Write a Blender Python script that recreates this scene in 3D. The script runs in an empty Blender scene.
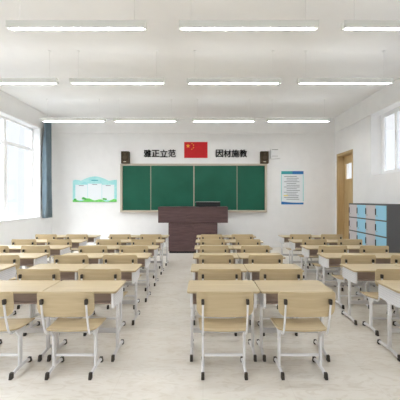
import bpy, bmesh, math, random
from mathutils import Vector, Matrix
C = bpy.context.scene.collection
random.seed(4)
# ------------------------------------------------------------------ camera
cam_d = bpy.data.cameras.new('camera'); cam = bpy.data.objects.new('camera', cam_d); C.objects.link(cam)
cam.location = (0, 0, 1.71); cam.rotation_euler = (math.pi/2, 0, 0)
cam_d.sensor_width = 36; cam_d.lens = 36*318/400
cam_d.shift_x = -3/400; cam_d.shift_y = -0.5/400
cam_d.clip_start = 0.05
bpy.context.scene.camera = cam
# ------------------------------------------------------------------ world, exposure
vs = bpy.context.scene.view_settings
vs.view_transform = 'Standard'; vs.look = 'None'; vs.gamma = 1; vs.use_curve_mapping = False
vs.exposure = 0.93
SKY_LOW, SKY_HIGH = .60, 5.8
W = bpy.data.worlds.new('sky'); bpy.context.scene.world = W; W.use_nodes = True
bg = W.node_tree.nodes['Background']
wn = W.node_tree.nodes; wl = W.node_tree.links      # overcast sky: pale at the horizon, brighter overhead
w_tc = wn.new('ShaderNodeTexCoord'); w_s = wn.new('ShaderNodeSeparateXYZ'); wl.new(w_tc.outputs['Generated'], w_s.inputs[0])
w_r = wn.new('ShaderNodeMapRange'); w_r.interpolation_type = 'SMOOTHSTEP'
w_r.inputs['From Min'].default_value = .28; w_r.inputs['From Max'].default_value = .5
w_r.inputs['To Min'].default_value = SKY_LOW; w_r.inputs['To Max'].default_value = SKY_HIGH
wl.new(w_s.outputs['Z'], w_r.inputs['Value']); wl.new(w_r.outputs[0], bg.inputs['Strength'])
bg.inputs['Color'].default_value = (0.955, 0.98, 1.0, 1)
LAMP = 26
cy = bpy.context.scene.cycles
cy.max_bounces = 14; cy.diffuse_bounces = 10; cy.transparent_max_bounces = 12
cy.use_denoising = True
cy.sample_clamp_indirect = 6
XL, XR, YF, YB, ZC = -5.437, 4.753, 11.45, -3.2, 4.64
def portal(name, loc, rot, sx, sy):
    d = bpy.data.lights.new(name, 'AREA'); d.shape = 'RECTANGLE'; d.size = sx; d.size_y = sy
    o = bpy.data.objects.new(name, d); C.objects.link(o); o.location = loc; o.rotation_euler = rot
    d.cycles.is_portal = True
portal('daylight_left', (XL-.32, 7.7, 2.65), (0, -math.pi/2, 0), 3.2, 5.9)
portal('daylight_left_rear', (XL-.32, 1.0, 2.65), (0, -math.pi/2, 0), 3.2, 5.9)
portal('daylight_right', (XR+.36, 5.9, 3.25), (0, math.pi/2, 0), 1.8, 6.2)
portal('daylight_right_rear', (XR+.36, -.6, 3.25), (0, math.pi/2, 0), 1.8, 4.0)

# ------------------------------------------------------------------ helpers
def new_mat(name, col, rough=.5, metal=0, spec=.5):
    m = bpy.data.materials.new(name); m.use_nodes = True
    b = m.node_tree.nodes['Principled BSDF']
    b.inputs['Base Color'].default_value = (*col, 1); b.inputs['Roughness'].default_value = rough
    b.inputs['Metallic'].default_value = metal; b.inputs['Specular IOR Level'].default_value = spec
    return m
def s2l(r, g, b):
    f = lambda c: (c/255/12.92) if c/255 < .04045 else ((c/255+.055)/1.055)**2.4
    return (f(r), f(g), f(b))
def noise_mat(name, c1, c2, scale=(8, 8, 8), nscale=1.0, detail=4, rough=.5, per_object=True, bump=0, spec=.5, lo=.35, hi=.65):
    m = new_mat(name, c1, rough, 0, spec); N = m.node_tree.nodes; L = m.node_tree.links
    b = N['Principled BSDF']
    tc = N.new('ShaderNodeTexCoord'); mp = N.new('ShaderNodeMapping'); mp.inputs['Scale'].default_value = scale
    L.new(tc.outputs['Object'], mp.inputs['Vector'])
    if per_object:
        oi = N.new('ShaderNodeObjectInfo'); mu = N.new('ShaderNodeMath'); mu.operation = 'MULTIPLY'; mu.inputs[1].default_value = 37
        L.new(oi.outputs['Random'], mu.inputs[0])
        cx = N.new('ShaderNodeCombineXYZ')
        for k in range(3): L.new(mu.outputs[0], cx.inputs[k])
        L.new(cx.outputs[0], mp.inputs['Location'])
    nz = N.new('ShaderNodeTexNoise'); nz.inputs['Scale'].default_value = nscale; nz.inputs['Detail'].default_value = detail
    nz.inputs['Distortion'].default_value = .6
    L.new(mp.outputs[0], nz.inputs['Vector'])
    cr = N.new('ShaderNodeValToRGB'); cr.color_ramp.elements[0].position = lo; cr.color_ramp.elements[1].position = hi
    cr.color_ramp.elements[0].color = (*c1, 1); cr.color_ramp.elements[1].color = (*c2, 1)
    L.new(nz.outputs['Fac'], cr.inputs[0]); L.new(cr.outputs[0], b.inputs['Base Color'])
    if bump:
        bp = N.new('ShaderNodeBump'); bp.inputs['Strength'].default_value = bump; bp.inputs['Distance'].default_value = .002
        L.new(nz.outputs['Fac'], bp.inputs['Height']); L.new(bp.outputs[0], b.inputs['Normal'])
    return m
M = {}
M['wall'] = noise_mat('wall_paint', s2l(240, 240, 240), s2l(243, 243, 243), (1, 1, 1), 3, per_object=False, rough=.85, spec=.2)
M['ceil'] = noise_mat('ceiling_paint', s2l(243, 243, 243), s2l(245, 245, 245), (1, 1, 1), 2, per_object=False, rough=.9, spec=.1)
M['wood'] = noise_mat('pale_oak_laminate', s2l(194, 177, 144), s2l(178, 160, 127), (1.6, 26, 26), 1.2, 6, rough=.38, lo=.3, hi=.75)
M['wood2'] = noise_mat('chair_oak_plywood', s2l(203, 185, 150), s2l(187, 167, 131), (1.4, 22, 30), 1.2, 6, rough=.42, lo=.3, hi=.75)
M['door'] = noise_mat('door_oak', s2l(206, 180, 134), s2l(192, 164, 118), (20, 20, 1.2), 1.2, 5, rough=.5)
M['brown'] = noise_mat('tray_brown', s2l(160, 142, 132), s2l(146, 128, 119), (3, 30, 30), 1.2, 4, rough=.5)
M['podium'] = noise_mat('podium_walnut', s2l(98, 76, 76), s2l(82, 62, 63), (2, 12, 18), 1.2, 5, rough=.4, spec=.35)
M['white'] = new_mat('white_coated_steel', s2l(228, 228, 230), .35)
M['leggrey'] = new_mat('pale_grey_coated_steel', s2l(212, 210, 210), .4)
M['grey'] = new_mat('grey_coated_steel', s2l(196, 194, 194), .4)
M['black'] = new_mat('black_plastic', s2l(52, 45, 38), .6)
M['board'] = noise_mat('green_chalkboard', s2l(16, 88, 68), s2l(24, 97, 76), (.8, .8, .8), 1.5, 3, rough=.45, spec=.3)
M['bframe'] = new_mat('champagne_aluminium', s2l(190, 181, 165), .4, .1)
M['frame'] = new_mat('window_white', s2l(248, 249, 250), .4)
M['lhouse'] = new_mat('lamp_housing_white', s2l(226, 228, 224), .5)
M['wire'] = new_mat('steel_wire', s2l(225, 225, 225), .5, 0)
M['speaker'] = new_mat('speaker_charcoal', s2l(84, 72, 58), .7, 0, .2)
M['cone'] = new_mat('speaker_cone', s2l(66, 56, 44), .8, 0, .2)
M['pale'] = new_mat('pale_badge', s2l(220, 215, 195), .5)
M['red'] = noise_mat('flag_red', s2l(196, 22, 30), s2l(206, 26, 34), (4, 4, 4), 1, rough=.7)
M['yellow'] = new_mat('flag_star_gold', s2l(245, 175, 55), .6)
M['curtain'] = noise_mat('slate_blue_cloth', s2l(122, 139, 148), s2l(102, 119, 130), (3, 3, 1), 3, rough=.9, bump=.2)
M['lockgrey'] = new_mat('locker_dark_frame', s2l(88, 88, 90), .5)
M['lockpink'] = new_mat('locker_warm_grey_door', s2l(206, 200, 204), .4)
M['lockblue'] = new_mat('locker_sky_blue_door', s2l(158, 214, 238), .4)
M['mint'] = noise_mat('poster_mint', s2l(150, 220, 222), s2l(176, 230, 230), (3, 3, 3), 2, rough=.5)
M['paper'] = new_mat('poster_paper', s2l(234, 240, 244), .5)
M['green'] = noise_mat('poster_grass', s2l(90, 190, 80), s2l(130, 215, 110), (9, 9, 9), 2, rough=.5)
M['dgreen'] = new_mat('poster_bush', s2l(75, 175, 80), .5)
M['blue'] = new_mat('poster_blue', s2l(40, 120, 190), .5)
M['teal'] = new_mat('poster_teal', s2l(60, 165, 175), .5)
M['ink'] = new_mat('poster_ink_grey', s2l(105, 110, 125), .6)
M['pyellow'] = new_mat('poster_yellow', s2l(238, 222, 130), .6)
M['screen'] = new_mat('monitor_black', s2l(34, 38, 38), .7, 0, .2)
M['chrome'] = new_mat('brushed_handle', s2l(170, 170, 170), .3, .8)
M['shelfline'] = new_mat('wall_box_grey', s2l(165, 163, 160), .5)

def floor_mat():
    m = new_mat('polished_beige_stone_tile', (0.6, 0.55, 0.48), .3); N = m.node_tree.nodes; L = m.node_tree.links; b = N['Principled BSDF']
    tc = N.new('ShaderNodeTexCoord'); mp = N.new('ShaderNodeMapping'); mp.inputs['Scale'].default_value = (.8, 2.0, 1)
    L.new(tc.outputs['Object'], mp.inputs['Vector'])
    n1 = N.new('ShaderNodeTexNoise'); n1.inputs['Scale'].default_value = 1.5; n1.inputs['Detail'].default_value = 7; n1.inputs['Distortion'].default_value = 1.2; n1.inputs['Roughness'].default_value = .6
    L.new(mp.outputs[0], n1.inputs['Vector'])
    cr = N.new('ShaderNodeValToRGB'); e = cr.color_ramp.elements
    e[0].position = .30; e[0].color = (*s2l(209, 202, 190), 1); e[1].position = .72; e[1].color = (*s2l(222, 218, 210), 1)
    k = e.new(.50); k.color = (*s2l(218, 213, 204), 1)
    L.new(n1.outputs['Fac'], cr.inputs[0])
    n2 = N.new('ShaderNodeTexNoise'); n2.inputs['Scale'].default_value = 5; n2.inputs['Detail'].default_value = 8; n2.inputs['Distortion'].default_value = 2.5
    L.new(mp.outputs[0], n2.inputs['Vector'])
    c2 = N.new('ShaderNodeValToRGB'); c2.color_ramp.elements[0].position = .36; c2.color_ramp.elements[0].color = (.82, .78, .72, 1); c2.color_ramp.elements[1].position = .5; c2.color_ramp.elements[1].color = (1, 1, 1, 1)
    L.new(n2.outputs['Fac'], c2.inputs[0])
    mx = N.new('ShaderNodeMixRGB'); mx.blend_type = 'MULTIPLY'; mx.inputs[0].default_value = .55
    L.new(cr.outputs[0], mx.inputs[1]); L.new(c2.outputs[0], mx.inputs[2])
    br = N.new('ShaderNodeTexBrick'); br.offset = 0; br.inputs['Scale'].default_value = 1; br.inputs['Brick Width'].default_value = .8; br.inputs['Row Height'].default_value = .8
    br.inputs['Mortar Size'].default_value = .003; br.inputs['Color1'].default_value = (1, 1, 1, 1); br.inputs['Color2'].default_value = (.97, .97, .97, 1); br.inputs['Mortar'].default_value = (.92, .91, .90, 1)
    L.new(tc.outputs['Object'], br.inputs['Vector'])
    m2 = N.new('ShaderNodeMixRGB'); m2.blend_type = 'MULTIPLY'; m2.inputs[0].default_value = 1
    L.new(mx.outputs[0], m2.inputs[1]); L.new(br.outputs['Color'], m2.inputs[2]); L.new(m2.outputs[0], b.inputs['Base Color'])
    return m
M['floor'] = floor_mat()
def perf_mat():
    m = new_mat('perforated_white_steel', s2l(228, 228, 230), .35); N = m.node_tree.nodes; L = m.node_tree.links; b = N['Principled BSDF']
    tc = N.new('ShaderNodeTexCoord'); sx = N.new('ShaderNodeSeparateXYZ'); L.new(tc.outputs['Object'], sx.inputs[0])
    def fr(o, dv):
        a = N.new('ShaderNodeMath'); a.operation = 'MULTIPLY'; a.inputs[1].default_value = dv; L.new(o, a.inputs[0])
        f = N.new('ShaderNodeMath'); f.operation = 'FRACT'; L.new(a.outputs[0], f.inputs[0])
        s = N.new('ShaderNodeMath'); s.operation = 'SUBTRACT'; s.inputs[1].default_value = .5; L.new(f.outputs[0], s.inputs[0])
        p = N.new('ShaderNodeMath'); p.operation = 'POWER'; p.inputs[1].default_value = 2; L.new(s.outputs[0], p.inputs[0]); return p
    a = fr(sx.outputs['Y'], 38); c = fr(sx.outputs['Z'], 38)
    ad = N.new('ShaderNodeMath'); ad.operation = 'ADD'; L.new(a.outputs[0], ad.inputs[0]); L.new(c.outputs[0], ad.inputs[1])
    lt = N.new('ShaderNodeMath'); lt.operation = 'LESS_THAN'; lt.inputs[1].default_value = .05; L.new(ad.outputs[0], lt.inputs[0])
    mx = N.new('ShaderNodeMixRGB'); mx.inputs[1].default_value = (*s2l(228, 228, 230), 1); mx.inputs[2].default_value = (*s2l(200, 200, 204), 1)
    L.new(lt.outputs[0], mx.inputs[0]); L.new(mx.outputs[0], b.inputs['Base Color'])
    return m
M['perf'] = perf_mat()
def glass_mat():
    m = bpy.data.materials.new('clear_glass'); m.use_nodes = True; N = m.node_tree.nodes; L = m.node_tree.links
    N.clear(); o = N.new('ShaderNodeOutputMaterial'); t = N.new('ShaderNodeBsdfTransparent'); g = N.new('ShaderNodeBsdfGlossy')
    g.inputs['Roughness'].default_value = .02; t.inputs['Color'].default_value = (.97, .98, 1, 1)
    mx = N.new('ShaderNodeMixShader'); mx.inputs[0].default_value = .06
    L.new(t.outputs[0], mx.inputs[1]); L.new(g.outputs[0], mx.inputs[2]); L.new(mx.outputs[0], o.inputs[0]); return m
M['glass'] = glass_mat()
def emit(name, col, s):
    m = bpy.data.materials.new(name); m.use_nodes = True; b = m.node_tree.nodes['Principled BSDF']
    b.inputs['Base Color'].default_value = (.8, .8, .8, 1); b.inputs['Emission Color'].default_value = (*col, 1); b.inputs['Emission Strength'].default_value = s
    return m
M['uplight_fill'] = emit('added_uplight_glow', (.97, .985, 1), 1.6)  # glow added on the lamp tops to brighten the ceiling
M['lamp'] = emit('lamp_diffuser', (.96, .98, 1), LAMP)

def box(bm, x0, x1, y0, y1, z0, z1, bev=0, seg=2):
    r = bmesh.ops.create_cube(bm, size=1, matrix=Matrix.Translation(((x0+x1)/2, (y0+y1)/2, (z0+z1)/2)) @ Matrix.Diagonal((abs(x1-x0), abs(y1-y0), abs(z1-z0), 1)))
    if bev:
        es = list({e for v in r['verts'] for e in v.link_edges})
        bmesh.ops.bevel(bm, geom=es, offset=bev, segments=seg, affect='EDGES', profile=.5)
    return bm
def B(*a, **k):
    return box(bmesh.new(), *a, **k)
def tube(bm, pts, r, seg=10, sx=1.0):
    """tube along pts; sx squeezes it sideways (x) into an oval"""
    pts = [Vector(p) for p in pts]; rings = []
    for i, p in enumerate(pts):
        t = (pts[min(i+1, len(pts)-1)] - pts[max(i-1, 0)]).normalized()
        u = Vector((1, 0, 0)) if abs(t.x) < .9 else Vector((0, 0, 1))
        v = t.cross(u).normalized(); u = v.cross(t).normalized()
        rings.append([bm.verts.new(p + u*math.cos(a)*r*sx + v*math.sin(a)*r) for a in [2*math.pi*k/seg for k in range(seg)]])
    for a, b in zip(rings, rings[1:]):
        for k in range(seg): bm.faces.new((a[k], a[(k+1) % seg], b[(k+1) % seg], b[k]))
    bm.faces.new(rings[0][::-1]); bm.faces.new(rings[-1])
    return bm
def prism(bm, poly, axis, a, b):
    """extrude a 2D outline along an axis: 'x' (poly=y,z), 'y' (poly=x,z), 'z' (poly=x,y)"""
    def mk(p, t):
        return {'x': (t, p[0], p[1]), 'y': (p[0], t, p[1]), 'z': (p[0], p[1], t)}[axis]
    A = [bm.verts.new(mk(p, a)) for p in poly]; Bv = [bm.verts.new(mk(p, b)) for p in poly]
    bm.faces.new(A); bm.faces.new(Bv[::-1]); n = len(poly)
    for k in range(n): bm.faces.new((A[k], Bv[k], Bv[(k+1) % n], A[(k+1) % n]))
    return bm
def obj(name, bm, mat, parent=None, smooth=False, bevel=0):
    bmesh.ops.recalc_face_normals(bm, faces=bm.faces[:])
    me = bpy.data.meshes.new(name); bm.to_mesh(me); bm.free()
    if smooth:
        for p in me.polygons: p.use_smooth = True
        try: me.set_sharp_from_angle(angle=math.radians(40))
        except Exception: pass
    me.materials.append(M[mat] if isinstance(mat, str) else mat)
    o = bpy.data.objects.new(name, me); C.objects.link(o); o.parent = parent
    if bevel:
        md = o.modifiers.new('bevel', 'BEVEL'); md.width = bevel; md.segments = 2; md.limit_method = 'ANGLE'
    return o
def struct(name, bm, mat, parent=None):
    o = obj(name, bm, mat, parent)
    if parent is None: o['kind'] = 'structure'
    return o
def tag(o, label, cat, group=None):
    o['label'] = label; o['category'] = cat
    if group: o['group'] = group
    return o
def thing(name, label, cat, loc=(0, 0, 0), group=None):
    o = bpy.data.objects.new(name, None); C.objects.link(o); o.location = loc; o.empty_display_size = .1
    return tag(o, label, cat, group)
def dup(root, loc, label):
    def cp(o, par):
        c = o.copy(); C.objects.link(c); c.parent = par
        for ch in list(kids[o.name]): cp(ch, c)
        return c
    r = cp(root, None); r.location = loc; r['label'] = label
    return r
kids = {}
def index_kids(root):
    kids[root.name] = [c for c in C.objects if c.parent == root]
    for c in kids[root.name]: index_kids(c)

# ------------------------------------------------------------------ room shell
struct('floor', B(XL-.5, XR+.5, YB-.2, YF+.2, -.12, 0), 'floor')
struct('ceiling', B(XL-.5, XR+.5, YB-.2, YF+.2, ZC, ZC+.15), 'ceil')
struct('wall_back', B(XL-.4, XR+.5, YF, YF+.2, 0, ZC), 'wall')
struct('wall_rear', B(XL-.4, XR+.5, YB-.2, YB, 0, ZC), 'wall')
# left wall with two long window openings
LW = [(4.75, 10.607), (-1.9, 3.95)]; LZ0, LZ1 = 1.11, 4.09
bm = bmesh.new(); TH = .32
box(bm, XL-TH, XL, YB, YF, 0, LZ0); box(bm, XL-TH, XL, YB, YF, LZ1, ZC)
ys = [YB] + [v for a, b in sorted(LW) for v in (a, b)] + [YF]
for k in range(0, len(ys), 2): box(bm, XL-TH, XL, ys[k], ys[k+1], LZ0, LZ1)
struct('wall_left', bm, 'wall')
# right wall with door opening and clerestory openings
RW = [(2.9, 8.996), (-2.4, 1.3)]; RZ0, RZ1 = 2.386, 4.09; DY0, DY1, DZ = 10.08, 11.28, 3.31
bm = bmesh.new(); TR = .36
box(bm, XR, XR+TR, YB, DY0, 0, RZ0); box(bm, XR, XR+TR, YB, YF, RZ1, ZC)
box(bm, XR, XR+TR, DY1, YF, 0, RZ1); box(bm, XR, XR+TR, DY0, DY1, DZ, RZ1)
ys = [YB] + [v for a, b in sorted(RW) for v in (a, b)] + [DY0]
for k in range(0, len(ys), 2): box(bm, XR, XR+TR, ys[k], ys[k+1], RZ0, RZ1)
struct('wall_right', bm, 'wall')
# downstand beam that runs round the room under the ceiling
struct('trim_1', B(XL, XR, YF-.03, YF, 4.085, ZC), 'wall')
struct('trim_2', B(XL, XL+.025, YB, YF-.03, 4.11, ZC), 'wall')
struct('added_sky_block', B(XR+.361, XR+3.0, YB-.2, YF+.2, 4.25, 4.45), 'wall')      # unseen slab added outside the right windows to block high sky
struct('trim_3', B(XR-.03, XR, YB, YF-.03, 4.095, ZC), 'wall')

def left_window(n, y0, y1):
    w = bpy.data.objects.new('window_%d' % n, None); C.objects.link(w); w['kind'] = 'structure'; w.location = (XL-.25, y0, LZ0)
    L = y1-y0; H = LZ1-LZ0; f = bmesh.new()
    box(f, -.03, .03, .02, .10, .02, H-.02, .006); box(f, -.03, .03, L-.10, L-.02, .02, H-.02, .006)
    box(f, -.03, .03, .02, L-.02, .0, .08, .006); box(f, -.03, .03, .02, L-.02, H-.08, H, .006)
    cols = 4; st = (L-.2)/cols; tz = 3.353-LZ0
    for k in range(1, cols): box(f, -.03, .03, .1+st*k-.06, .1+st*k+.06, .08, H-.08, .006)
    box(f, -.028, .028, .1, L-.1, tz-.05, tz+.05, .005)
    for k in range(cols):      # opening sashes inside the lower lights
        a, b = .1+st*k+.06, .1+st*(k+1)-.06
        box(f, -.02, .035, a, a+.035, .08, tz-.03); box(f, -.02, .035, b-.035, b, .08, tz-.03)
    obj('window_frame', f, 'frame', w)
    obj('window_pane', B(-.004, .004, .08, L-.08, .06, H-.06), 'glass', w)
    obj('window_sill', B(.03, .285, 0.001, L-.001, 0.001, .03, .006), 'frame', w)
    # white lining boards of the deep opening
    j = bmesh.new(); box(j, .03, .262, L-.02, L-.001, .03, H-.001); box(j, .03, .262, .001, .02, .03, H-.001); box(j, .03, .262, .02, L-.02, H-.02, H-.001)
    obj('window_lining', j, 'frame', w)
    return w
for n, (a, b) in enumerate(LW): left_window(n+1, a, b)
def right_window(n, y0, y1):
    w = bpy.data.objects.new('window_%d' % n, None); C.objects.link(w); w['kind'] = 'structure'; w.location = (XR+.32, y0, RZ0)
    L = y1-y0; H = RZ1-RZ0; f = bmesh.new()
    box(f, -.03, .03, .0, .09, .0, H); box(f, -.03, .03, L-.13, L, 0, H)
    box(f, -.03, .03, .09, L-.13, 0, .12); box(f, -.03, .03, .09, L-.13, H-.1, H)
    k = L-.13-.50
    while k > .3:
        box(f, -.03, .03, k-.07, k, .1, H-.1, .005); k -= .57
    obj('window_frame', f, 'frame', w)
    obj('window_pane', B(-.004, .004, .05, L-.05, .06, H-.06), 'glass', w)
    return w
for n, (a, b) in enumerate(RW): right_window(n+3, a, b)
# door in a deep oak surround
d = bpy.data.objects.new('door_1', None); C.objects.link(d); d['kind'] = 'structure'; d.location = (XR, DY0, 0)
w_, h_ = DY1-DY0, DZ
f = bmesh.new()
box(f, -.015, .30, .002, .06, 0, h_-.002, .004); box(f, -.015, .30, w_-.06, w_-.002, 0, h_-.002, .004); box(f, -.015, .30, .06, w_-.06, h_-.09, h_-.002, .004)
obj('door_frame', f, 'door', d)
lf = bmesh.new(); gy0, gy1, gz0, gz1 = .58, 1.06, 2.42, 2.95
box(lf, .23, .275, .06, w_-.06, .01, gz0); box(lf, .23, .275, .06, w_-.06, gz1, h_-.09)
box(lf, .23, .275, .06, gy0, gz0, gz1); box(lf, .23, .275, gy1, w_-.06, gz0, gz1)
obj('door_leaf', lf, 'door', d)
obj('vision_pane', B(.248, .256, gy0, gy1, gz0, gz1), 'glass', d)
hd = bmesh.new(); box(hd, .18, .23, .12, .15, 1.02, 1.05); tube(hd, [(.185, .12, 1.035), (.185, .28, 1.035)], .012); obj('door_handle', hd, 'chrome', d)
struct('baseboard_back', B(XL, XR, YF-.012, YF, 0.001, .09), 'wall')

# ------------------------------------------------------------------ curtain
bm = bmesh.new(); n = 60; zs = [1.09, 1.6, 2.2, 2.8, 3.4, 3.9, 4.2, 4.36]
rows = []
for z in zs:
    t = (z-1.09)/(4.36-1.09); pinch = 1-.35*max(0, (t-.75)/.25)
    row = []
    for k in range(n+1):
        u = k/n; y = 10.80+(u-.5)*.40*(1+.08*(1-t))*pinch
        x = XL+.145+.075*math.sin(u*math.pi*9+.7*math.sin(3*t))*(.7+.3*pinch)+.02*math.sin(u*23+t*4)
        row.append(bm.verts.new((x, y, z)))
    rows.append(row)
for a, b in zip(rows, rows[1:]):
    for k in range(n): bm.faces.new((a[k], a[k+1], b[k+1], b[k]))
cu = thing('curtain', 'slate-blue drawn-back curtain hanging beside the window, in the left back corner', 'curtain', (0, 0, 0))
c0 = obj('cloth', bm, 'curtain', cu, smooth=True)
md = c0.modifiers.new('thick', 'SOLIDIFY'); md.thickness = .006
rb = bmesh.new(); tube(rb, [(XL+.165, 10.5, 4.39), (XL+.165, 11.1, 4.39)], .015); box(rb, XL+.025, XL+.17, 11.06, 11.09, 4.375, 4.405); box(rb, XL+.025, XL+.17, 10.52, 10.55, 4.375, 4.405)
obj('curtain_rail', rb, 'frame', cu)

# ------------------------------------------------------------------ chalkboard
YW = YF
cb = thing('chalkboard', 'long green four-panel chalkboard in a pale metal frame on the back wall', 'chalkboard', (-.333, YW, 1.252))
cb0 = -.333
f = bmesh.new(); x0, x1, H = -2.952-cb0, 2.286-cb0, 1.736
box(f, x0, x1, -.12, -.001, H-.07, H, .004); box(f, x0, x1, -.14, -.001, 0, .075, .004)
box(f, x0, x0+.075, -.12, -.001, .07, H-.07, .004); box(f, x1-.075, x1, -.12, -.001, .07, H-.07, .004)
obj('board_frame', f, 'bframe', cb)
seams = [-2.952+.075, -1.872, -.324, 1.224, 2.286-.075]
for k in range(4):
    a, b = seams[k]-cb0, seams[k+1]-cb0; yy = -.045 if k in (0, 3) else -.085
    if k in (1, 2): p = obj('sliding_panel', B(a+.012, b-.012, yy-.012, yy+.012, .08, H-.075), 'board', cb)
    else: p = obj('fixed_panel', B(a+.002, b-.002, yy-.012, yy+.012, .075, H-.07), 'board', cb)
    e = bmesh.new()
    if k in (1, 2):
        box(e, a, a+.018, yy-.02, yy-.0121, .08, H-.075); box(e, b-.018, b, yy-.02, yy-.0121, .08, H-.075)
        obj('edge_rail', e, 'bframe', p)
    else: e.free()

# slogan characters
def glyph(ch, xc, zc, size, label):
    cu = bpy.data.curves.new('character', 'FONT'); cu.body = ch; cu.size = 1; cu.extrude = .02; cu.offset = 0; cu.resolution_u = 3
    o = bpy.data.objects.new('tmp', cu); C.objects.link(o)
    bpy.context.view_layer.update()
    dg = bpy.context.evaluated_depsgraph_get(); me = bpy.data.meshes.new_from_object(o.evaluated_get(dg))
    bpy.data.objects.remove(o)
    xs = [v.co.x for v in me.vertices]; yv = [v.co.y for v in me.vertices]
    s = size/max(max(xs)-min(xs), max(yv)-min(yv)); cx, cy = (max(xs)+min(xs))/2, (max(yv)+min(yv))/2
    bt = bmesh.new()
    for dx, dz in ((0, 0), (.020, 0), (-.020, 0), (0, .010), (0, -.010)):     # heavy strokes: the outline thickened sideways
        tm = me.copy()
        for v in tm.vertices: v.co = Vector(((v.co.x-cx+dx)*s*.96, -v.co.z, (v.co.y-cy+dz)*s*.98))
        bt.from_mesh(tm); bpy.data.meshes.remove(tm)
    bmesh.ops.recalc_face_normals(bt, faces=bt.faces[:]); bt.to_mesh(me); bt.free()
    me.materials.clear(); me.materials.append(M['black_ink'])
    q = bpy.data.objects.new('wall_character', me); C.objects.link(q); q.location = (xc, YW-.0205, zc)
    tag(q, label, 'character', 'black slogan characters above the chalkboard')
M['black_ink'] = new_mat('black_acrylic', (.012, .012, .014), .4)
nth = ['first', 'second', 'third', 'fourth']
for k, ch in enumerate('雅正立范'):
    glyph(ch, -2.142+.146+k*.294, 3.366, .272, 'black Chinese character %s, %s in the slogan left of the flag' % (ch, nth[k]))
for k, ch in enumerate('因材施教'):
    glyph(ch, .45+.14+k*.285, 3.366, .272, 'black Chinese character %s, %s in the slogan right of the flag' % (ch, nth[k]))
# flag
fl = thing('flag', 'red flag with yellow stars on the wall above the chalkboard', 'flag', (-.257, YW, 3.492))
obj('flag_cloth', B(-.42, .42, -.015, -.001, -.288, .288, .003), 'red', fl)
def star(bm, cx, cz, r, rot=0):
    poly = [(cx+(r if i % 2 == 0 else r*.382)*math.sin(rot+i*math.pi/5), cz+(r if i % 2 == 0 else r*.382)*math.cos(rot+i*math.pi/5)) for i in range(10)]
    # centre fan keeps the concave outline exact
    for y in (-.019,):
        c = bm.verts.new((cx, y, cz)); vs_ = [bm.verts.new((p[0], y, p[1])) for p in poly]; bk = [bm.verts.new((p[0], -.0151, p[1])) for p in poly]
        for i in range(10):
            bm.faces.new((c, vs_[i], vs_[(i+1) % 10])); bm.faces.new((vs_[i], bk[i], bk[(i+1) % 10], vs_[(i+1) % 10]))
for cx, cz, r in ((-.28, .144, .084), (-.14, .23, .028), (-.084, .173, .028), (-.084, .086, .028), (-.14, .028, .028)):
    b_ = bmesh.new(); star(b_, cx, cz, r, 0 if r > .05 else math.atan2(cx+.28, cz-.144)+math.pi); obj('star', b_, 'yellow', fl)
# speakers
def speaker(x, label):
    s = thing('wall_speaker', label, 'speaker', (x, YW-.1, 2.99), 'speakers above the chalkboard')
    obj('cabinet', B(-.14, .14, -.1, .099, 0, .43, .012), 'speaker', s)
    obj('grille', B(-.12, .12, -.108, -.1005, .10, .41, .003), 'cone', s)
    for z, r in ((.21, .075), (.34, .04)):
        b_ = bmesh.new(); tube(b_, [(0, -.108, z), (0, -.116, z)], r, 20); obj('driver', b_, 'speaker', s, smooth=True)
    obj('badge', B(-.045, .045, -.106, -.1005, .045, .07), 'pale', s)
speaker(-2.765, 'small dark wall speaker above the left end of the chalkboard')
speaker(2.187, 'small dark wall speaker above the right end of the chalkboard')
# little wall box
wb = thing('wall_box', 'small white wall-mounted box beside the right speaker', 'box', (2.585, YW, 3.175))
obj('casing', B(-.16, .17, -.11, -.001, 0, .35, .01), 'wall', wb)
obj('cover_strip', B(-.13, .09, -.125, -.1101, .30, .325, .004), 'shelfline', wb); obj('cover_strip', B(-.13, .09, -.125, -.1101, .075, .09, .003), 'shelfline', wb)
# poster left: mint board with an arched top and grass along the foot
pl = thing('wall_poster', 'mint and white notice board with an arched top and green grass foot', 'poster', (-3.89, YW, 1.62))
def arch(z):   # outline in local x,z
    pts = [(-.79, 0), (.79, 0), (.79, .80), (.62, .78)]
    for k in range(13):
        a = k/12; xx = .50-1.0*a; pts.append((xx, .76+.16*math.sin(math.pi*a)))
    pts += [(-.55, .78), (-.72, .80), (-.79, .76)]
    return pts
obj('backing', prism(bmesh.new(), arch(0), 'y', -.02, -.001), 'mint', pl)
for a, b, t in ((-.70, -.262, .62), (-.250, .250, .66), (.262, .70, .62)):
    p = obj('notice_panel', B(a, b, -.026, -.0201, .07, t, .003), 'paper', pl)
    obj('heading_strip', B((a+b)/2-.09, (a+b)/2+.09, -.028, -.0261, t-.04, t-.022), 'ink', p)
obj('title_strip', B(-.12, .12, -.024, -.0201, .76, .79), 'teal', pl)
g = [( -.79, .001)] + [(.79, .001)] + [(.79-.0658*k, .075+.035*math.sin(k*.9)+.03*math.cos(k*.37+1)) for k in range(25)]
obj('grass_strip', prism(bmesh.new(), g, 'y', -.032, -.0265), 'green', pl)
bs = bmesh.new()
for cx, cz, r in ((-.40, .13, .045), (-.33, .11, .035), (.33, .11, .035), (.40, .10, .03), (-.70, .09, .035)):
    prism(bs, [(cx+r*1.4*math.cos(a*math.pi/8), cz+r*math.sin(a*math.pi/8)) for a in range(16)], 'y', -.036, -.0321)
obj('bush_cutout', bs, 'dgreen', pl)
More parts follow.
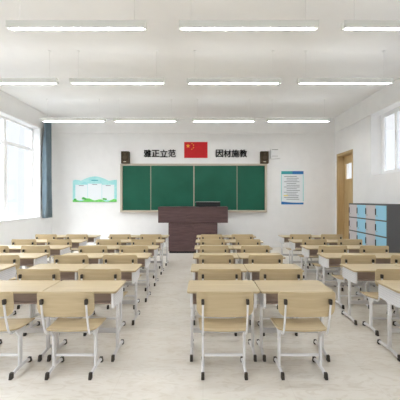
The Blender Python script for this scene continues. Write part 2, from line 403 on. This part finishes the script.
# poster right
pr = thing('wall_poster', 'tall white text poster with blue bands, on the back wall right of the chalkboard', 'poster', (3.215, YW, 1.53))
obj('sheet', B(-.405, .405, -.015, -.001, 0, 1.206, .003), 'paper', pr)
obj('header_band', B(-.40, .0, -.018, -.0151, 1.09, 1.2), 'teal', pr); obj('header_band', B(.001, .40, -.018, -.0151, 1.09, 1.2), 'blue', pr)
wv = [(-.40, .004), (.40, .004), (.40, .07)] + [(.4-.05*k, .035+.075*(k/16)**2+.035*(1-k/16)) for k in range(1, 17)]
obj('footer_wave', prism(bmesh.new(), wv, 'y', -.018, -.0151), 'blue', pr)
for q in (-1, 1): obj('side_border', B(q*.405-(.03 if q > 0 else 0), q*.405+(.03 if q < 0 else 0), -.0165, -.0151, .12, 1.085), 'mint', pr)
tl = bmesh.new(); random.seed(9)
for k in range(14):
    z = 1.0-k*.063; a = -.30+(.09 if k % 3 else 0); box(tl, a, a+random.uniform(.35, .58), -.017, -.0151, z, z+.016)
obj('text_lines', tl, 'ink', pr)
obj('highlight', B(-.32, -.16, -.0175, -.0151, .30, .34), 'pyellow', pr)

# ------------------------------------------------------------------ podium
PX = -.318
pd = thing('teacher_podium', 'dark walnut teaching podium with a wide top block before the chalkboard', 'podium', (PX, 10.1, 0))
b_ = bmesh.new(); box(b_, -.781, .779, .02, .70, .06, .965, .006); obj('pedestal', b_, 'podium', pd)
obj('plinth', B(-.76, .76, .04, .68, 0, .06), 'screen', pd)
b_ = bmesh.new(); box(b_, -1.111, 1.112, -.0, .80, .968, 1.44, .012); obj('console', b_, 'podium', pd)
obj('console_top', B(-1.115, 1.115, -.012, .81, 1.44, 1.475, .008), 'podium', pd)
for s in (-1, 1):
    obj('front_panel', B(.02 if s > 0 else -.72, .72 if s > 0 else -.02, .012, .0199, .12, .90, .003), 'podium', pd)
mo = thing('monitor', 'dark low monitor lying tilted on the podium top', 'monitor', (.167, 10.45, 1.475))
b_ = bmesh.new(); box(b_, -.40, .40, -.012, .012, 0.0, .155, .006)
bmesh.ops.rotate(b_, verts=b_.verts[:], cent=(0, 0, 0), matrix=Matrix.Rotation(math.radians(-28), 3, 'X'))
for v in b_.verts: v.co.z += .01
obj('screen_back', b_, 'screen', mo)
b_ = bmesh.new(); tube(b_, [(-.42, .082, .15), (.40, .082, .15)], .014); obj('top_rim', b_, 'shelfline', mo, smooth=True)
obj('foot', B(-.30, .30, -.03, .16, 0, .012, .003), 'screen', mo)

# ------------------------------------------------------------------ lockers
LX0, LY0, LY1 = 4.31, 7.45, 9.39
lk = thing('locker_cabinet', 'dark grey locker cabinet with blue and grey doors by the right wall', 'locker', (4.53, 8.42, 0))
dx0, dx1 = LX0-4.53, 4.74-4.53; hy = (LY1-LY0)/2
b_ = bmesh.new(); box(b_, dx0+.02, dx1, -hy, hy, 0, 1.60, .004); obj('body', b_, 'lockgrey', lk)
cw = (2*hy-.03)/4; rh = .385; z0 = .045
fr = bmesh.new()
for r in range(5): box(fr, dx0, dx0+.0199, -hy, hy, (z0+r*rh-.02) if r else 0, z0+r*rh+.012 if r < 4 else 1.60)
for s in (-1, 1): box(fr, dx0, dx0+.0199, s*hy-(.02 if s > 0 else 0), s*hy+(.02 if s < 0 else 0), .057, z0+4*rh-.02)
obj('front_rails', fr, 'lockgrey', lk)
for r in range(4):
    for c in range(4):
        ya = -hy+.02+c*(2*hy-.04)/4; yb = ya+(2*hy-.04)/4
        za, zb = z0+r*rh+.014, z0+(r+1)*rh-.022
        dr = obj('locker_door', B(dx0-.004, dx0+.0195, ya+.003, yb-.003, za, zb, .002), 'lockblue' if c % 2 == 0 else 'lockpink', lk)
        hb = obj('door_handle', B(dx0-.022, dx0-.0041, yb-.035, yb-.012, zb-.24, zb-.08, .003), 'black', dr)
        ln = bmesh.new(); tube(ln, [(dx0-.0045, yb-.08, za+.09), (dx0-.014, yb-.08, za+.09)], .016, 12); obj('door_lock', ln, 'chrome', dr)

# ------------------------------------------------------------------ suspended lamps
def make_lamp(loc, label):
    t = thing('pendant_lamp', label, 'ceiling light', loc, 'long suspended linear lamps')
    L = .92
    poly = [(-.05, 0), (-.05, .085), (-.042, .095), (.042, .095), (.05, .085), (.05, 0), (.030, 0), (.030, .012), (-.030, .012), (-.030, 0)]
    b_ = bmesh.new(); prism(b_, poly, 'x', -L, L); obj('lamp_housing', b_, 'lhouse', t)
    obj('diffuser', B(-L+.05, L-.05, -.029, .029, .001, .0118), 'lamp', t)
    obj('added_uplight', B(-L+.05, L-.05, -.035, .035, .0952, .098), 'uplight_fill', t)  # unseen glowing top strip, added to lift the ceiling
    for q in (-1, 1): obj('end_cap', B(q*L if q > 0 else -L-.008, L+.008 if q > 0 else -L, -.052, .052, -.002, .097, .002), 'lhouse', t)
    for s in (-1, 1):
        w = bmesh.new(); tube(w, [(s*.77, 0, .095), (s*.77, 0, ZC-4.0-.012)], .0025, 6); ww = obj('suspension_wire', w, 'wire', t)
        k = bmesh.new(); tube(k, [(s*.77, 0, ZC-4.0-.014), (s*.77, 0, ZC-4.0)], .03, 14); obj('ceiling_cup', k, 'ceil', ww)
    return t
rows_l = [(4.27, 'nearest visible row'), (6.28, 'middle row'), (9.34, 'row closest to the chalkboard'), (-.6, 'added unseen row behind the viewer')]  # last row is out of view, added for extra light
cols_l = [(-1.69, 'second from the windows'), (.61, 'third from the windows'), (2.80, 'nearest the lockers side'), (-3.80, 'nearest the windows')]
lamp0 = None
for ry, rn in rows_l:
    for cx, cn in cols_l:
        lab = 'long white suspended lamp, %s, %s' % (rn, cn)
        if lamp0 is None: lamp0 = make_lamp((cx, ry, 4.0), lab); index_kids(lamp0)
        else: dup(lamp0, (cx, ry, 4.0), lab)

# ------------------------------------------------------------------ desk
def cap(bm, x, y, s):
    """black end cap of a floor runner, s=-1 rear end, +1 front end"""
    poly = [(y-.022, 0), (y+.022, 0), (y+.022*(.3 if s > 0 else 1), .060 if s < 0 else .055), (y-.022*(.3 if s < 0 else 1), .060 if s < 0 else .055)]
    r = prism(bm, poly, 'x', x-.0155, x+.0155); return r
def arc(cx, cz, r, a0, a1, n=6):
    return [(cx+r*math.cos(math.radians(a0+(a1-a0)*k/n)), cz+r*math.sin(math.radians(a0+(a1-a0)*k/n))) for k in range(n+1)]
def make_desk(loc, label):
    t = thing('student_desk', label, 'desk', loc, 'student desks in paired rows')
    poly = []
    for cx, cy, a in ((.355, .205, 0), (-.355, .205, 90), (-.355, -.205, 180), (.355, -.205, 270)): poly += arc(cx, cy, .028, a, a+90, 5)
    obj('tabletop', prism(bmesh.new(), poly, 'z', .727, .750), 'wood', t, bevel=.004)
    # open book tray below the top
    b_ = bmesh.new(); box(b_, -.322, .322, -.19, -.12, .602, .614); box(b_, -.322, .322, -.132, -.12, .614, .726)
    box(b_, -.322, -.314, -.19, -.132, .614, .726); box(b_, .314, .322, -.19, -.132, .614, .726)
    obj('book_tray', b_, 'brown', t)
    for s in (-1, 1):
        x = s*.338
        # side sheet that narrows in curves into the column
        half = [(.205, .726), (.205, .575), (.195, .560)] + [(.062-.04*math.sin(math.radians(q)), .52+.04*math.cos(math.radians(q))) for q in range(0, 91, 15)] + [(.022, .40)]
        poly = half+[(-p, q) for p, q in reversed(half)]
        sp = obj('side_panel', prism(bmesh.new(), poly, 'x', x-.012, x+.012), 'perf', t)
        lg = bmesh.new(); box(lg, x-.016, x+.016, -.022, .022, .045, .42, .007)
        tube(lg, [(x, -.175, .032), (x, -.08, .045), (x, 0, .052), (x, .08, .045), (x, .205, .032)], .02, 10, .8)
        lo = obj('leg', lg, 'leggrey', t, smooth=True)
        for y, q in ((-.185, -1), (.215, 1)):
            c_ = bmesh.new(); cap(c_, x, y, q); obj('foot_cap', c_, 'black', lo, bevel=.005)
    obj('stretcher', B(-.322, .322, -.012, .012, .225, .275, .004), 'grey', t)
    return t
# ------------------------------------------------------------------ chair (faces +y, backrest towards -y)
def curved_sheet(xs_half, zfun, yfun, thick, bmm):
    pass
def make_chair(loc, label):
    t = thing('student_chair', label, 'chair', loc, 'student chairs behind the desks')
    # backrest: rounded plywood, gently curved about the sitter
    hw, z0, z1, r = .265, .622, .858, .055
    def outline(n=8):
        p = []
        for cx, cz, a, rr in ((hw-.03, z1-.03, 0, .03), (-hw+.03, z1-.03, 90, .03), (-hw+.075, z0+.075, 180, .075), (hw-.075, z0+.075, 270, .075)):
            p += arc(cx, cz, rr, a, a+90, n)
        return p
    def span(z):   # half width at height z
        if z < z0+.075: return hw-.075+math.sqrt(max(0, .075**2-(z0+.075-z)**2))
        if z > z1-.03: return hw-.03+math.sqrt(max(0, .03**2-(z-z1+.03)**2))
        return hw
    bmm = bmesh.new(); nx, zl = 16, [z0, z0+.006, z0+.02, z0+.04, z0+.075, .74, z1-.03, z1-.012, z1-.003, z1]
    def grid(off):
        g = []
        for z in zl:
            h = span(z); g.append([bmm.verts.new((u*h, -.192-.030*(1-(u*h/hw)**2)+.02*((z1-z)/.236)+off, z)) for u in [2*k/nx-1 for k in range(nx+1)]])
        return g
    ga, gb = grid(0), grid(.012)
    for i in range(len(zl)-1):
        for k in range(nx):
            bmm.faces.new((ga[i][k], ga[i][k+1], ga[i+1][k+1], ga[i+1][k])); bmm.faces.new((gb[i][k+1], gb[i][k], gb[i+1][k], gb[i+1][k+1]))
        for k in (0, nx): bmm.faces.new((ga[i][k], ga[i+1][k], gb[i+1][k], gb[i][k]))
    for k in range(nx):
        for i in (0, len(zl)-1): bmm.faces.new((ga[i][k], ga[i][k+1], gb[i][k+1], gb[i][k]))
    obj('backrest', bmm, 'wood2', t, smooth=True)
    # seat: trapezoid with rounded corners and waterfall front
    bmm = bmesh.new(); ny = 12
    def srow(off):
        g = []
        for j in range(ny+1):
            v = j/ny; y = -.11+.37*v; h = .232+.024*v
            if v < .12: h -= .03*(1-v/.12)**2
            if v > .9: h -= .03*((v-.9)/.1)**2
            zz = .468-.012*math.sin(math.pi*v)+(-.02*((v-.8)/.2)**2 if v > .8 else 0)+(.004 if v < .1 else 0)
            g.append([bmm.verts.new((u*h, y, zz-.010*(1-u*u)+off)) for u in [2*k/12-1 for k in range(13)]])
        return g
    ga, gb = srow(0), srow(-.014)
    for i in range(ny):
        for k in range(12):
            bmm.faces.new((ga[i][k], ga[i][k+1], ga[i+1][k+1], ga[i+1][k])); bmm.faces.new((gb[i][k+1], gb[i][k], gb[i+1][k], gb[i+1][k+1]))
        for k in (0, 12): bmm.faces.new((ga[i][k], ga[i+1][k], gb[i+1][k], gb[i][k]))
    for k in range(12):
        for i in (0, ny): bmm.faces.new((ga[i][k], ga[i][k+1], gb[i][k+1], gb[i][k]))
    obj('seat', bmm, 'wood2', t, smooth=True)
    for s in (-1, 1):
        x = s*.206
        fr = bmesh.new()
        tube(fr, [(x, -.222, .785), (x, -.222, .74), (x, -.20, .62), (x, -.165, .50), (x, -.145, .455), (x, -.12, .437), (x, -.08, .432), (x, .10, .432), (x, .23, .428)], .0105, 10, .9)
        box(fr, x-.011, x+.011, .008, .062, .05, .43, .007)
        prism(fr, [(-.05, .425), (.12, .425), (.065, .36), (.005, .36)], 'x', x-.010, x+.010)
        tube(fr, [(x, -.10, .030), (x, -.03, .045), (x, .05, .050), (x, .13, .045), (x, .21, .030)], .018, 10, .8)
        fo = obj('side_frame', fr, 'white', t, smooth=True)
        for y, q in ((-.115, -1), (.215, 1)):
            c_ = bmesh.new(); cap(c_, x, y, q); obj('foot_cap', c_, 'black', fo, bevel=.005)
        obj('back_bracket', B(x-.014, x+.014, -.236, -.205, .745, .793, .005), 'black', t)
    obj('crossbar', B(-.19, .19, .02, .045, .150, .172, .004), 'white', t)
    sb = bmesh.new(); box(sb, -.195, .195, -.05, -.03, .422, .437, .003); box(sb, -.195, .195, .15, .17, .422, .437, .003); obj('seat_support', sb, 'grey', t)
    return t

ORD = ['sixth row from podium', 'fifth row from podium', 'fourth row from podium', 'third row from podium', 'second row from podium', 'front row by podium']
blocks = [  # name, desk left edge, chair centres
    ('centre block', -.172, (.205, .965)),
    ('second block from windows', -.905-1.548, (-2.032, -1.278)),
    ('locker-side block', 2.035, (2.395, 3.16)),
    ('window-side block', -2.755-1.548, (-3.85, -3.09)),
]
desk0 = chair0 = None
for bi, (bn, xl, cxs) in enumerate(blocks):
    for n in range(6):
        for k in (0, 1):
            side = ('left', 'right')[k]
            dl = (xl+.387+.774*k, 3.552+.97*n, 0); cl = (cxs[k], 3.14+.97*n, 0)
            la = 'pale wood school desk, %s of pair, %s, %s' % (side, bn, ORD[n])
            lb = 'plywood school chair, %s desk, %s, %s' % (side, bn, ORD[n])
            if desk0 is None:
                desk0 = make_desk(dl, la); index_kids(desk0); chair0 = make_chair(cl, lb); index_kids(chair0)
            else:
                dup(desk0, dl, la); dup(chair0, cl, lb)
